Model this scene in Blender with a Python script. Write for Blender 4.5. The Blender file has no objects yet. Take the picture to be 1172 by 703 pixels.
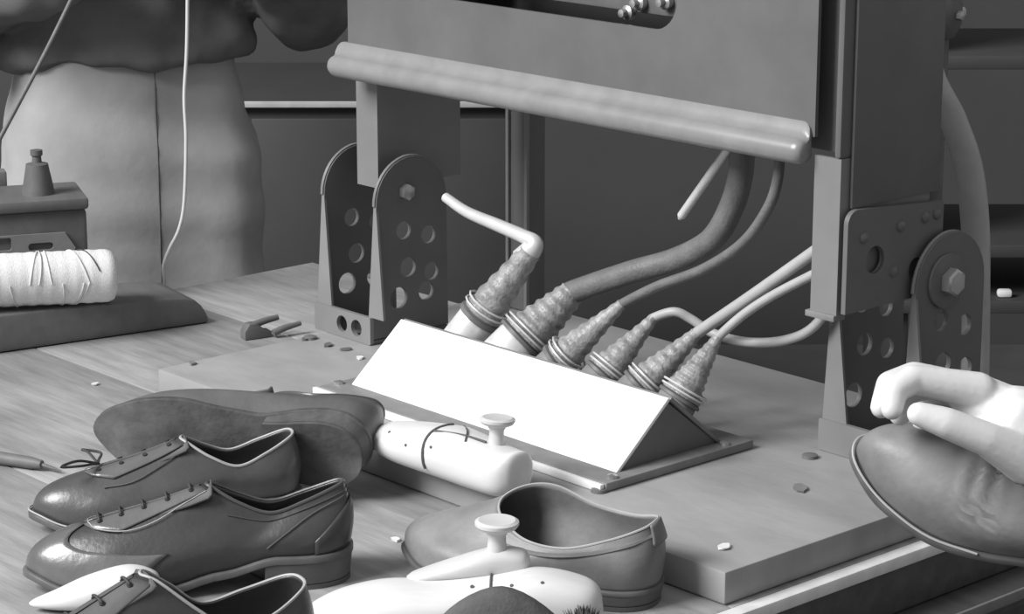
import bpy, bmesh, math, random
import numpy as np
from mathutils import Vector, Matrix, Euler, noise
from mathutils.geometry import tessellate_polygon
random.seed(7)
SC = bpy.context.scene
COL = SC.collection

# ------------------------------------------------------------------ camera, world, light, exposure
FPX, PITCH, CAMZ = 2800.0, math.radians(14.4), 0.75          # table top is z = 0
cam_d = bpy.data.cameras.new('camera'); cam = bpy.data.objects.new('camera', cam_d); COL.objects.link(cam)
cam.location = (0, 0, CAMZ); cam.rotation_euler = (math.pi/2 - PITCH, 0, 0)
cam_d.sensor_fit = 'HORIZONTAL'; cam_d.sensor_width = 36.0; cam_d.lens = 36.0*FPX/1172.0
cam_d.clip_start = 0.05; cam_d.clip_end = 60
SC.camera = cam

world = bpy.data.worlds.new('world'); SC.world = world; world.use_nodes = True
bg = world.node_tree.nodes['Background']; bg.inputs['Color'].default_value = (1, 1, 1, 1); bg.inputs['Strength'].default_value = 0.36

def area_light(name, loc, target, size, power):
    d = bpy.data.lights.new(name, 'AREA'); d.shape = 'RECTANGLE'; d.size, d.size_y = size; d.energy = power
    o = bpy.data.objects.new(name, d); COL.objects.link(o); o.location = loc
    o.rotation_euler = (Vector(target) - Vector(loc)).to_track_quat('-Z', 'Y').to_euler()
    return o
# tall workshop window high on the left
area_light('window_light', (-4.7, -0.10, 4.25), (0.0, 2.2, 0.0), (3.0, 3.0), 700)

SC.view_settings.view_transform = 'Standard'; SC.view_settings.look = 'None'
SC.view_settings.exposure = 0.0; SC.view_settings.gamma = 1.0; SC.view_settings.use_curve_mapping = False

# ------------------------------------------------------------------ placement helpers
cp, sp = math.cos(PITCH), math.sin(PITCH)
def ray(u, v):
    x = (u-586)/FPX; y = (v-351.5)/FPX
    return Vector((x, cp - y*sp, -sp - y*cp))
CAM = Vector((0, 0, CAMZ))
def at(u, v, z=0.0):
    d = ray(u, v); return CAM + d*((z-CAMZ)/d.z)
TH = math.radians(-48)
A = Vector((math.cos(TH), math.sin(TH), 0)); B = Vector((-math.sin(TH), math.cos(TH), 0))
O = Vector((-0.382, 2.537, 0))
MW = Matrix.Translation(O) @ Matrix.Rotation(TH, 4, 'Z')     # bench frame: x = a, y = b
MWI = MW.inverted()
def onb(u, v, b):          # point of the bench frame (a, b, z) seen at u, v in the plane b
    d = ray(u, v); t = (b - (CAM-O).dot(B))/d.dot(B); return MWI @ (CAM + d*t)
def ony(u, v, y):
    d = ray(u, v); return CAM + d*(y/d.y)

# ------------------------------------------------------------------ materials
def mat(name, base, rough=0.6, metal=0.0, var=0.15, scale=12.0, stretch=(1, 1, 1), bump=0.0, bscale=None, spec=0.4, coat=0.0, spots=0.0):
    m = bpy.data.materials.new(name); m.use_nodes = True
    nt = m.node_tree; N = nt.nodes; L = nt.links; b = N['Principled BSDF']
    b.inputs['Roughness'].default_value = rough; b.inputs['Metallic'].default_value = metal
    b.inputs['Specular IOR Level'].default_value = spec
    b.inputs['Coat Weight'].default_value = coat; b.inputs['Coat Roughness'].default_value = 0.25
    tc = N.new('ShaderNodeTexCoord'); mp = N.new('ShaderNodeMapping'); mp.inputs['Scale'].default_value = stretch
    L.new(tc.outputs['Object'], mp.inputs['Vector'])
    n1 = N.new('ShaderNodeTexNoise'); n1.inputs['Scale'].default_value = scale; n1.inputs['Detail'].default_value = 6; n1.inputs['Roughness'].default_value = 0.6
    L.new(mp.outputs[0], n1.inputs['Vector'])
    cr = N.new('ShaderNodeValToRGB')
    lo, hi = base*(1-var), base*(1+var)
    cr.color_ramp.elements[0].position = 0.3; cr.color_ramp.elements[1].position = 0.7
    cr.color_ramp.elements[0].color = (lo, lo, lo, 1); cr.color_ramp.elements[1].color = (hi, hi, hi, 1)
    L.new(n1.outputs['Fac'], cr.inputs['Fac'])
    col = cr.outputs['Color']
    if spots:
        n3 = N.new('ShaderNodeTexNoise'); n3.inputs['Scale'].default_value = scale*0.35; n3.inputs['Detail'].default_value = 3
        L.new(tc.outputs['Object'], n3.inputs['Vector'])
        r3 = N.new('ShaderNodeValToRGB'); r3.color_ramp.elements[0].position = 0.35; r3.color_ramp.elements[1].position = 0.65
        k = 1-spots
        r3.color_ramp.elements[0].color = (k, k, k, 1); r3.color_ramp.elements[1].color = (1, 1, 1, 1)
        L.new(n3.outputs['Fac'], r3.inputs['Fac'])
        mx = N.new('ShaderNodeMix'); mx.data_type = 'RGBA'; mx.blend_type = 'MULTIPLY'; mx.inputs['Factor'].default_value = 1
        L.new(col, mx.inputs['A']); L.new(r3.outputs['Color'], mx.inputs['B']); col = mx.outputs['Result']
    L.new(col, b.inputs['Base Color'])
    if bump:
        n2 = N.new('ShaderNodeTexNoise'); n2.inputs['Scale'].default_value = bscale or scale*4; n2.inputs['Detail'].default_value = 4
        L.new(mp.outputs[0], n2.inputs['Vector'])
        bp = N.new('ShaderNodeBump'); bp.inputs['Strength'].default_value = bump; bp.inputs['Distance'].default_value = 0.002
        L.new(n2.outputs['Fac'], bp.inputs['Height']); L.new(bp.outputs['Normal'], b.inputs['Normal'])
    return m
M = {}
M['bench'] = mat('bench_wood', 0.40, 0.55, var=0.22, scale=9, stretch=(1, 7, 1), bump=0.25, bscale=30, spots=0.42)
M['bench_dark'] = mat('bench_dark_wood', 0.09, 0.6, var=0.2, scale=9, stretch=(1, 7, 7), bump=0.2)
M['nosing'] = mat('steel_painted_glint', 0.88, 0.3, metal=0.0, var=0.12, scale=40)  # window reflection on the steel put in as near-white colour
M['board'] = mat('base_board', 0.375, 0.5, var=0.14, scale=8, stretch=(1, 2.5, 1), bump=0.12, bscale=60, spots=0.2)
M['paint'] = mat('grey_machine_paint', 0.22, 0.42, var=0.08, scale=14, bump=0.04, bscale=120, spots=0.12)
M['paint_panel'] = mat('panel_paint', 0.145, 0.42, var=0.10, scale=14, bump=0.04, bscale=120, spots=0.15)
M['paint_rim_glint'] = mat('rim_glint_paint', 0.24, 0.32, var=0.12, scale=30, spec=0.6)  # rim highlight painted in: lighter and glossier than the panel
M['paint_dark_shade'] = mat('dark_and_shade_paint', 0.14, 0.45, var=0.10, scale=14, bump=0.05)  # shade painted into the machine's side faces; plain dark on post and clamp
M['iron'] = mat('dark_iron', 0.14, 0.5, var=0.2, scale=25, bump=0.15)
M['steel'] = mat('bright_bolt_steel', 0.5, 0.35, metal=0.8, var=0.1, scale=40)
M['white'] = mat('white_enamel', 0.86, 0.4, var=0.02, scale=10)
M['flange'] = mat('flange_metal', 0.22, 0.5, var=0.15, scale=40)
M['zinc'] = mat('zinc_collar', 0.68, 0.4, metal=0.2, var=0.15, scale=50)
M['hose'] = mat('rubber_hose', 0.16, 0.5, var=0.15, scale=60, bump=0.35, bscale=300)
M['cord'] = mat('light_cable', 0.42, 0.45, var=0.1, scale=40)
M['tube'] = mat('bright_conduit', 0.72, 0.35, metal=0.3, var=0.08, scale=40)
M['tape'] = mat('wrapped_tape', 0.30, 0.32, var=0.4, scale=90, bump=0.6, bscale=260)
M['leather'] = mat('dark_leather', 0.045, 0.34, var=0.2, scale=30, bump=0.12, bscale=220, spec=0.8)
M['leather2'] = mat('brown_leather', 0.075, 0.34, var=0.18, scale=26, bump=0.12, bscale=220, spec=0.8)
M['leather3'] = mat('worn_leather', 0.15, 0.42, var=0.2, scale=24, bump=0.15, bscale=200, spec=0.45, spots=0.25)
M['leather4'] = mat('soft_leather', 0.23, 0.45, var=0.22, scale=22, bump=0.15, bscale=160, spec=0.45, spots=0.3)
M['facing'] = mat('facing_leather', 0.12, 0.28, var=0.2, scale=30, bump=0.12, bscale=200, spec=0.9)
M['lining'] = mat('shoe_lining', 0.12, 0.8, var=0.15, scale=30)
M['edge'] = mat('pale_topline', 0.42, 0.5, var=0.1, scale=40)
M['sole'] = mat('sole_leather', 0.13, 0.5, var=0.25, scale=30, bump=0.15, spots=0.3)
M['sole_worn'] = mat('worn_sole', 0.14, 0.55, var=0.35, scale=35, bump=0.3, bscale=150, spots=0.45)
M['lace'] = mat('black_lace', 0.05, 0.7, var=0.2, scale=90)
M['eyelet'] = mat('eyelet_hole', 0.03, 0.6, var=0.1)
M['last'] = mat('pale_maple_last', 0.74, 0.42, var=0.05, scale=14, stretch=(1, 6, 6), spots=0.06)
M['last_cut'] = mat('sawn_last', 0.60, 0.5, var=0.06, scale=20, stretch=(1, 6, 6))
M['line'] = mat('pencil_groove', 0.10, 0.8, var=0.1)
M['lastdark'] = mat('hollow_shade_and_brush', 0.10, 0.8, var=0.2, scale=60, bump=0.4)  # brush bristles, and the dome that paints the last's shaded hollow
M['thread'] = mat('white_thread', 0.80, 0.7, var=0.08, scale=30, stretch=(1, 14, 14), bump=0.4, bscale=60)
M['string'] = mat('pale_string', 0.62, 0.7, var=0.05)
M['block'] = mat('oiled_block', 0.15, 0.55, var=0.12, scale=10, stretch=(6, 1, 6), bump=0.1)
M['cloth'] = mat('pale_cotton_drill', 0.42, 0.85, var=0.08, scale=16, bump=0.35, bscale=40, spots=0.2)
M['jacket'] = mat('dark_jacket_cloth', 0.15, 0.85, var=0.2, scale=14, bump=0.4, bscale=50)
M['skin'] = mat('skin', 0.70, 0.45, var=0.05, scale=20, bump=0.12, bscale=120)
M['skin2'] = mat('darker_skin', 0.34, 0.5, var=0.08, scale=20)  # darker skin tone for the standing person
M['nail'] = mat('finger_nail', 0.62, 0.3, var=0.03)
M['hair'] = mat('dark_hair', 0.06, 0.5, var=0.3, scale=40)
M['wall'] = mat('dim_wall', 0.075, 0.8, var=0.08, scale=3, spots=0.1)
M['floor'] = mat('dim_floor', 0.10, 0.8, var=0.2, scale=4)
M['cab'] = mat('dark_cabinet', 0.05, 0.6, var=0.08, scale=8)
M['edge_pale'] = mat('pale_edge', 0.45, 0.5, var=0.1, scale=30)
M['chip'] = mat('pale_scrap', 0.8, 0.6, var=0.05)

# ------------------------------------------------------------------ mesh helpers
def finish(name, me, m, parent=None, sharp=40, smooth=True):
    if smooth:
        for p in me.polygons: p.use_smooth = True
        me.set_sharp_from_angle(angle=math.radians(sharp))
    me.materials.clear(); me.materials.append(M[m] if isinstance(m, str) else m)
    o = bpy.data.objects.new(name, me); COL.objects.link(o)
    if parent is not None: o.parent = parent
    return o
def mk(name, V, Fc, m, parent=None, sharp=40, smooth=True, recalc=True):
    me = bpy.data.meshes.new(name); me.from_pydata([tuple(v) for v in V], [], Fc)
    if recalc:
        bm = bmesh.new(); bm.from_mesh(me); bmesh.ops.recalc_face_normals(bm, faces=bm.faces); bm.to_mesh(me); bm.free()
    me.update(); return finish(name, me, m, parent, sharp, smooth)
def thing(name, label, cat, mtx=None, group=None):
    o = bpy.data.objects.new(name, None); COL.objects.link(o); o.empty_display_size = 0.05
    if mtx is not None: o.matrix_world = mtx
    return tag(o, label, cat, group)
def tag(o, label, cat, group=None):
    o['label'] = label; o['category'] = cat
    if group: o['group'] = group
    return o
def struct(o): o['kind'] = 'structure'; return o
def box(name, lo, hi, m, parent=None, bev=0.002, mtx=None):
    bm = bmesh.new(); bmesh.ops.create_cube(bm, size=1)
    s = [hi[i]-lo[i] for i in range(3)]; c = [(hi[i]+lo[i])/2 for i in range(3)]
    for v in bm.verts: v.co = Vector((v.co.x*s[0]+c[0], v.co.y*s[1]+c[1], v.co.z*s[2]+c[2]))
    if bev: bmesh.ops.bevel(bm, geom=bm.edges[:], offset=bev, segments=2, affect='EDGES', profile=0.5)
    if mtx is not None: bmesh.ops.transform(bm, matrix=mtx, verts=bm.verts)
    me = bpy.data.meshes.new(name); bm.to_mesh(me); bm.free()
    return finish(name, me, m, parent)
def catmull(pts, per=6, closed=False):
    P = [Vector(p) for p in pts]; n = len(P); out = []
    rng = range(n) if closed else range(n-1)
    for i in rng:
        if closed: p0, p1, p2, p3 = P[i-1], P[i], P[(i+1) % n], P[(i+2) % n]
        else:
            p1, p2 = P[i], P[i+1]; p0 = P[i-1] if i else p1*2-p2; p3 = P[i+2] if i+2 < n else p2*2-p1
        for k in range(per):
            t = k/per
            out.append(0.5*((2*p1)+(p2-p0)*t+(2*p0-5*p1+4*p2-p3)*t*t+(3*p1-p0-3*p2+p3)*t**3))
    if not closed: out.append(P[-1])
    return out
def tube_geo(pts, rad, seg=10, per=6, smooth=True, cap=True):
    if smooth and len(pts) > 2:
        n = len(pts); path = catmull(pts, per)
        if not isinstance(rad, (int, float)):
            rr = []
            for i in range(n-1):
                for k in range(per): rr.append(rad[i]+(rad[i+1]-rad[i])*k/per)
            rr.append(rad[-1]); rad = rr
    else: path = [Vector(p) for p in pts]
    n = len(path)
    if isinstance(rad, (int, float)): rad = [rad]*n
    V, Fc = [], []; prev = None
    for i in range(n):
        t = (path[min(i+1, n-1)]-path[max(i-1, 0)])
        t = t.normalized() if t.length > 1e-9 else Vector((0, 0, 1))
        if prev is None:
            ref = Vector((0, 0, 1)) if abs(t.z) < 0.9 else Vector((1, 0, 0)); x = t.cross(ref).normalized()
        else:
            x = (prev - t*prev.dot(t)).normalized()
        prev = x; y = t.cross(x)
        for k in range(seg):
            a = 2*math.pi*k/seg; V.append(path[i]+(x*math.cos(a)+y*math.sin(a))*rad[i])
    for i in range(n-1):
        for k in range(seg):
            k2 = (k+1) % seg; Fc.append((i*seg+k, i*seg+k2, (i+1)*seg+k2, (i+1)*seg+k))
    if cap: Fc.append(tuple(range(seg))[::-1]); Fc.append(tuple((n-1)*seg+k for k in range(seg)))
    return V, Fc
def tube(name, pts, rad, m, parent=None, seg=10, per=6, smooth=True, sharp=50):
    V, Fc = tube_geo(pts, rad, seg, per, smooth); return mk(name, V, Fc, m, parent, sharp)
def lathe(name, prof, m, parent=None, seg=24, mtx=None, sharp=35):
    V, Fc = [], []; n = len(prof)
    for r, z in prof:
        for k in range(seg):
            a = 2*math.pi*k/seg; V.append(Vector((max(r, 1e-5)*math.cos(a), max(r, 1e-5)*math.sin(a), z)))
    for i in range(n-1):
        for k in range(seg):
            k2 = (k+1) % seg; Fc.append((i*seg+k, i*seg+k2, (i+1)*seg+k2, (i+1)*seg+k))
    Fc.append(tuple(range(seg))[::-1]); Fc.append(tuple((n-1)*seg+k for k in range(seg)))
    if mtx is not None: V = [mtx @ v for v in V]
    return mk(name, V, Fc, m, parent, sharp)
def circle(cx, cy, r, n=20): return [(cx+r*math.cos(2*math.pi*i/n), cy+r*math.sin(2*math.pi*i/n)) for i in range(n)]
def plate(name, outer, holes, thick, m, parent=None, mtx=None, bev=0.0):
    """flat plate of outline `outer` with `holes`, local xy plane, thickness along z centred"""
    loops = [outer]+holes
    polys = [[Vector((x, y, 0)) for x, y in lp] for lp in loops]
    tri = tessellate_polygon(polys)
    flat = [p for lp in polys for p in lp]; n = len(flat); h = thick/2
    V = [Vector((p.x, p.y, h)) for p in flat]+[Vector((p.x, p.y, -h)) for p in flat]
    Fc = [tuple(t) for t in tri]+[tuple(i+n for i in t[::-1]) for t in tri]
    s = 0
    for lp in loops:
        k = len(lp)
        for i in range(k):
            j = (i+1) % k; Fc.append((s+i, s+j, s+j+n, s+i+n))
        s += k
    if mtx is not None: V = [mtx @ v for v in V]
    return mk(name, V, Fc, m, parent, 30)
def extrude_poly(name, prof, axis_from, axis_to, m, parent=None, frame=None, bev=0.0):
    """profile polygon [(x,z)] extruded along local y from axis_from to axis_to"""
    n = len(prof)
    V = [Vector((x, axis_from, z)) for x, z in prof]+[Vector((x, axis_to, z)) for x, z in prof]
    Fc = [tuple(range(n)), tuple(range(2*n-1, n-1, -1))]+[(i, (i+1) % n, (i+1) % n+n, i+n) for i in range(n)]
    if frame is not None: V = [frame @ v for v in V]
    me = bpy.data.meshes.new(name); me.from_pydata([tuple(v) for v in V], [], Fc)
    bm = bmesh.new(); bm.from_mesh(me); bmesh.ops.recalc_face_normals(bm, faces=bm.faces)
    if bev: bmesh.ops.bevel(bm, geom=[e for e in bm.edges if e.calc_face_angle(0) > 0.6], offset=bev, segments=2, affect='EDGES', profile=0.5)
    bm.to_mesh(me); bm.free()
    return finish(name, me, m, parent, 35)
def ellipsoid_geo(c, r, rot=None, seg=16, rings=10):
    V, Fc = [], []
    for i in range(rings+1):
        ph = math.pi*i/rings
        for k in range(seg):
            a = 2*math.pi*k/seg
            v = Vector((r[0]*math.sin(ph)*math.cos(a), r[1]*math.sin(ph)*math.sin(a), r[2]*math.cos(ph)))
            if rot is not None: v = rot @ v
            V.append(Vector(c)+v)
    for i in range(rings):
        for k in range(seg):
            k2 = (k+1) % seg; Fc.append((i*seg+k, (i+1)*seg+k, (i+1)*seg+k2, i*seg+k2))
    return V, Fc
def capsule_geo(p0, r0, p1, r1, seg=14):
    p0, p1 = Vector(p0), Vector(p1); d = p1-p0; L = d.length; t = d.normalized()
    ref = Vector((0, 0, 1)) if abs(t.z) < 0.9 else Vector((1, 0, 0)); x = t.cross(ref).normalized(); y = t.cross(x)
    prof = [(-r0*math.cos(a), r0*math.sin(a)) for a in [0.02, .4, .8, 1.2, 1.57]]+[(L+r1*math.sin(a), r1*math.cos(a)) for a in [0, .4, .8, 1.2, 1.55]]
    V, Fc = [], []; n = len(prof)
    for s, r in prof:
        for k in range(seg):
            a = 2*math.pi*k/seg; V.append(p0+t*s+(x*math.cos(a)+y*math.sin(a))*r)
    for i in range(n-1):
        for k in range(seg):
            k2 = (k+1) % seg; Fc.append((i*seg+k, i*seg+k2, (i+1)*seg+k2, (i+1)*seg+k))
    Fc.append(tuple(range(seg))[::-1]); Fc.append(tuple((n-1)*seg+k for k in range(seg)))
    return V, Fc
def loft_geo(rings, cap=True):
    seg = len(rings[0]); V = [Vector(p) for r in rings for p in r]; Fc = []
    for i in range(len(rings)-1):
        for k in range(seg):
            k2 = (k+1) % seg; Fc.append((i*seg+k, i*seg+k2, (i+1)*seg+k2, (i+1)*seg+k))
    if cap: Fc.append(tuple(range(seg))[::-1]); Fc.append(tuple((len(rings)-1)*seg+k for k in range(seg)))
    return V, Fc
def eloft(secs, seg=20, e=1.0):
    """secs: (cx, cy, z, rx, ry)"""
    return loft_geo([[(cx+rx*math.copysign(abs(math.cos(2*math.pi*k/seg))**e, math.cos(2*math.pi*k/seg)), cy+ry*math.copysign(abs(math.sin(2*math.pi*k/seg))**e, math.sin(2*math.pi*k/seg)), z) for k in range(seg)] for cx, cy, z, rx, ry in secs])
def blob(name, geos, voxel, m, parent=None, smooth_it=8, disp=None):
    """one continuous skin over several overlapping closed shapes"""
    V, Fc = [], []
    for v, f in geos:
        k = len(V); V += v; Fc += [tuple(i+k for i in q) for q in f]
    me = bpy.data.meshes.new(name); me.from_pydata([tuple(v) for v in V], [], Fc)
    bm = bmesh.new(); bm.from_mesh(me); bmesh.ops.recalc_face_normals(bm, faces=bm.faces); bm.to_mesh(me); bm.free()
    tmp = bpy.data.objects.new('tmp', me); COL.objects.link(tmp)
    r = tmp.modifiers.new('r', 'REMESH'); r.mode = 'VOXEL'; r.voxel_size = voxel
    s = tmp.modifiers.new('s', 'SMOOTH'); s.factor = 0.5; s.iterations = smooth_it
    dg = bpy.context.evaluated_depsgraph_get(); dg.update()
    out = bpy.data.meshes.new_from_object(tmp.evaluated_get(dg))
    bpy.data.objects.remove(tmp)
    if disp:
        out.update(); nn = [v.normal.copy() for v in out.vertices]
        for v, n in zip(out.vertices, nn): v.co = v.co + n*disp(v.co)
        out.update()
    return finish(name, out, m, parent, 180)

# ------------------------------------------------------------------ the room
FZ = -0.78
def strut_box(name, lo, hi, m): return struct(box(name, lo, hi, m, None, 0))
strut_box('floor', (-5, -1.5, FZ-0.1), (5, 6.0, FZ), 'floor')
strut_box('wall_back', (-5, 5.6, FZ), (5, 5.75, 3.0), 'wall')

# ------------------------------------------------------------------ work bench
bench = thing('workbench', 'long wooden workbench with a bright metal edge carrying shoes and machine', 'workbench', MW @ Matrix.Translation((0, 0, FZ)))
def bz(z): return z-FZ
TA0, TA1, TB0, TB1 = -0.385, 0.842, -1.0, 0.505
npl = 6
w_pl = (TB1-TB0)/npl
edges = [TB0+i*w_pl for i in range(npl+1)]
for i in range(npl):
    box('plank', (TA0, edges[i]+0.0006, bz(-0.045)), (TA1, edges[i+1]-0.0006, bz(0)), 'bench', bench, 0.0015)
box('edge_strip', (TA1, TB0, bz(-0.012)), (TA1+0.016, TB1, bz(0.0008)), 'nosing', bench, 0.003)
box('edge_board', (TA1+0.0005, TB0, bz(-0.055)), (TA1+0.012, TB1, bz(-0.0125)), 'bench_dark', bench, 0.002)
box('apron_rail', (TA1-0.03, TB0+0.05, bz(-0.16)), (TA1-0.002, TB1-0.03, bz(-0.0455)), 'bench_dark', bench, 0.003)
box('apron_rail', (TA0+0.01, TB0+0.05, bz(-0.16)), (TA0+0.04, TB1-0.03, bz(-0.0455)), 'bench_dark', bench, 0.003)
box('ledge', (TA1-0.002, TB0, bz(-0.075)), (TA1+0.046, TB1, bz(-0.056)), 'bench_dark', bench, 0.003)
box('ledge_strip', (TA1+0.0465, TB0, bz(-0.066)), (TA1+0.050, TB1, bz(-0.0555)), 'flange', bench, 0.001)
for a0 in (TA0+0.05, TA1-0.12):
    for b0 in (TB0+0.06, TB1-0.14):
        box('leg', (a0, b0, 0), (a0+0.08, b0+0.08, bz(-0.046)), 'bench_dark', bench, 0.004)

# base board under the machine
SB = 0.03
board = thing('base_board', 'thick grey slab lying on the bench under the machine feet', 'board', MW)
box('slab', (0, 0, 0.0008), (0.836, 0.492, SB), 'board', board, 0.0022)
for i, (u, v) in enumerate(((927, 524), (686, 563), (355, 388))):
    c = onb(u, v, 0); p = MWI @ at(u, v, SB)
    lathe('screw_head', [(0.0001, 0), (0.008, 0), (0.0075, 0.003), (0.004, 0.0042), (0.0001, 0.0044)], 'iron', board, 14, Matrix.Translation((p.x, p.y, SB)))

# ------------------------------------------------------------------ the machine
mach = thing('machine', 'tall grey sheet metal machine standing on two drilled feet', 'machine', MW)
PB = 0.235            # front face of the housing
ROT_AZ = Matrix(((1, 0, 0, 0), (0, 0, -1, 0), (0, 1, 0, 0), (0, 0, 0, 1)))   # plate xy -> (a, z), thickness along b
def pl_az(b): return Matrix.Translation((0, b, 0)) @ ROT_AZ
ROT_BZ = Matrix(((0, 0, 1, 0), (1, 0, 0, 0), (0, 1, 0, 0), (0, 0, 0, 1)))    # plate xy -> (b, z), thickness along a
def pl_bz(a): return Matrix.Translation((a, 0, 0)) @ ROT_BZ
PT = 0.80
def slot(x0, x1, z0, z1, r, n=8):
    out = []
    for cx, cz, s in ((x1-r, z0+r, -90), (x1-r, z1-r, 0), (x0+r, z1-r, 90), (x0+r, z0+r, 180)):
        for i in range(n+1):
            t = math.radians(s+90*i/n); out.append((cx+r*math.cos(t), cz+r*math.sin(t)))
    return out
plate('front_panel', [(0.042, 0.352), (0.7155, 0.352), (0.7155, PT), (0.042, PT)], [slot(0.17, 0.541, 0.428, 0.52, 0.03)], 0.004, 'paint_panel', mach, pl_az(PB+0.002))
# rolled lower rim: rounded bead with a fillet running into the panel
rr = 0.0125; cb, cz = PB-0.007, 0.339
prof = []
for i in range(19):
    t = math.radians(95+250*i/18) ; prof.append((cb+rr*math.cos(t), cz+rr*math.sin(t)))
prof += [(PB+0.0035, cz-0.002), (PB+0.0035, cz+0.026), (PB-0.0005, cz+0.026), (PB-0.002, cz+0.019)]
def rim(name, prof, a0, a1, m, parent):
    rings = []; n = len(prof)
    cbb = sum(p[0] for p in prof)/n; czz = sum(p[1] for p in prof)/n
    for a, s in ((a0-0.010, 0.55), (a0-0.008, 0.8), (a0-0.004, 0.95), (a0, 1.0), (a1, 1.0), (a1+0.004, 0.95), (a1+0.008, 0.8), (a1+0.010, 0.55)):
        rings.append([(a, cbb+(b-cbb)*s, czz+(z-czz)*s) for b, z in prof])
    V, Fc = loft_geo(rings); return mk(name, V, Fc, m, parent, 40)
rim('rolled_rim', prof, 0.034, 0.703, 'paint_rim_glint', mach)
# legs: folded channels with a narrow front face and a deep side
def channel(name, a0, a1, b0, b1, z0, z1, m):
    t = 0.004
    pr = [(a0, b0), (a1, b0), (a1, b1), (a1-t, b1), (a1-t, b0+t), (a0, b0+t)]
    V = [Vector((a, b, z0)) for a, b in pr]+[Vector((a, b, z1)) for a, b in pr]; n = len(pr)
    Fc = [tuple(range(n)), tuple(range(2*n-1, n-1, -1))]+[(i, (i+1) % n, (i+1) % n+n, i+n) for i in range(n)]
    return mk(name, V, Fc, m, mach, 30, smooth=False)
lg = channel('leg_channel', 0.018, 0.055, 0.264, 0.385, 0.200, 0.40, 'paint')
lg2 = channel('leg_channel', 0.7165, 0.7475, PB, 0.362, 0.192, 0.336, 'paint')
channel('upper_channel', 0.6900, 0.7475, PB+0.022, 0.362, 0.3365, PT, 'paint_dark_shade')  # shade of the recessed strip put into its dark colour
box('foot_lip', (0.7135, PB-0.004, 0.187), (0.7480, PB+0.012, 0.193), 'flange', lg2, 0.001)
box('edge_bead', (0.7400, PB-0.002, 0.3365), (0.7478, PB+0.0215, PT), 'paint_dark_shade', lg2, 0.0030)
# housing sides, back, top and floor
box('side_panel', (0.038, PB+0.0045, 0.36), (0.0418, 0.37, PT), 'paint_dark_shade', mach, 0.001)
box('side_panel', (0.7480, PB+0.012, 0.290), (0.7515, 0.37, PT), 'paint_dark_shade', mach, 0.001)
box('back_panel', (0.042, 0.366, 0.36), (0.7475, 0.370, PT), 'paint_dark_shade', mach, 0.001)
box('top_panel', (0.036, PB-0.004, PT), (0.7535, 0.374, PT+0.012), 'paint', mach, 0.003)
box('bottom_panel', (0.085, PB+0.012, 0.385), (0.689, 0.365, 0.389), 'paint_dark_shade', mach, 0.001)
# fittings behind the slot
for u, v in ((722, 14), (765, 2), (735, 3)):
    p = onb(u, v, PB+0.035)
    bb = lathe('terminal_bolt', [(0.0001, 0), (0.0075, 0), (0.0075, 0.006), (0.004, 0.0075), (0.004, 0.014), (0.0001, 0.0148)], 'steel', mach, 12, Matrix.Translation((p.x, p.y, p.z)) @ Matrix.Rotation(math.radians(90), 4, 'X'))
box('inner_bar', (0.18, PB+0.036, 0.435), (0.60, PB+0.046, 0.475), 'iron', mach, 0.002)
# gusset plate on the right hand side with rivets and holes
gus = plate('gusset_plate', [(0.236, 0.195), (0.372, 0.195), (0.372, 0.281)]+[(0.249+0.013*math.cos(math.radians(t)), 0.277+0.013*math.sin(math.radians(t))) for t in range(90, 181, 15)],
            [circle(0.275, 0.240, 0.013), circle(0.335, 0.222, 0.011)], 0.005, 'paint_dark_shade', mach, pl_bz(0.7545))
for bb_, zz in ((0.258, 0.263), (0.31, 0.266), (0.345, 0.269), (0.362, 0.270), (0.302, 0.225)):
    lathe('rivet', [(0.0001, 0), (0.0055, 0), (0.0048, 0.002), (0.0022, 0.0034), (0.0001, 0.0036)], 'iron', gus, 10, Matrix.Translation((0.757, bb_, zz)) @ Matrix.Rotation(math.radians(90), 4, 'Y'))
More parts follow.
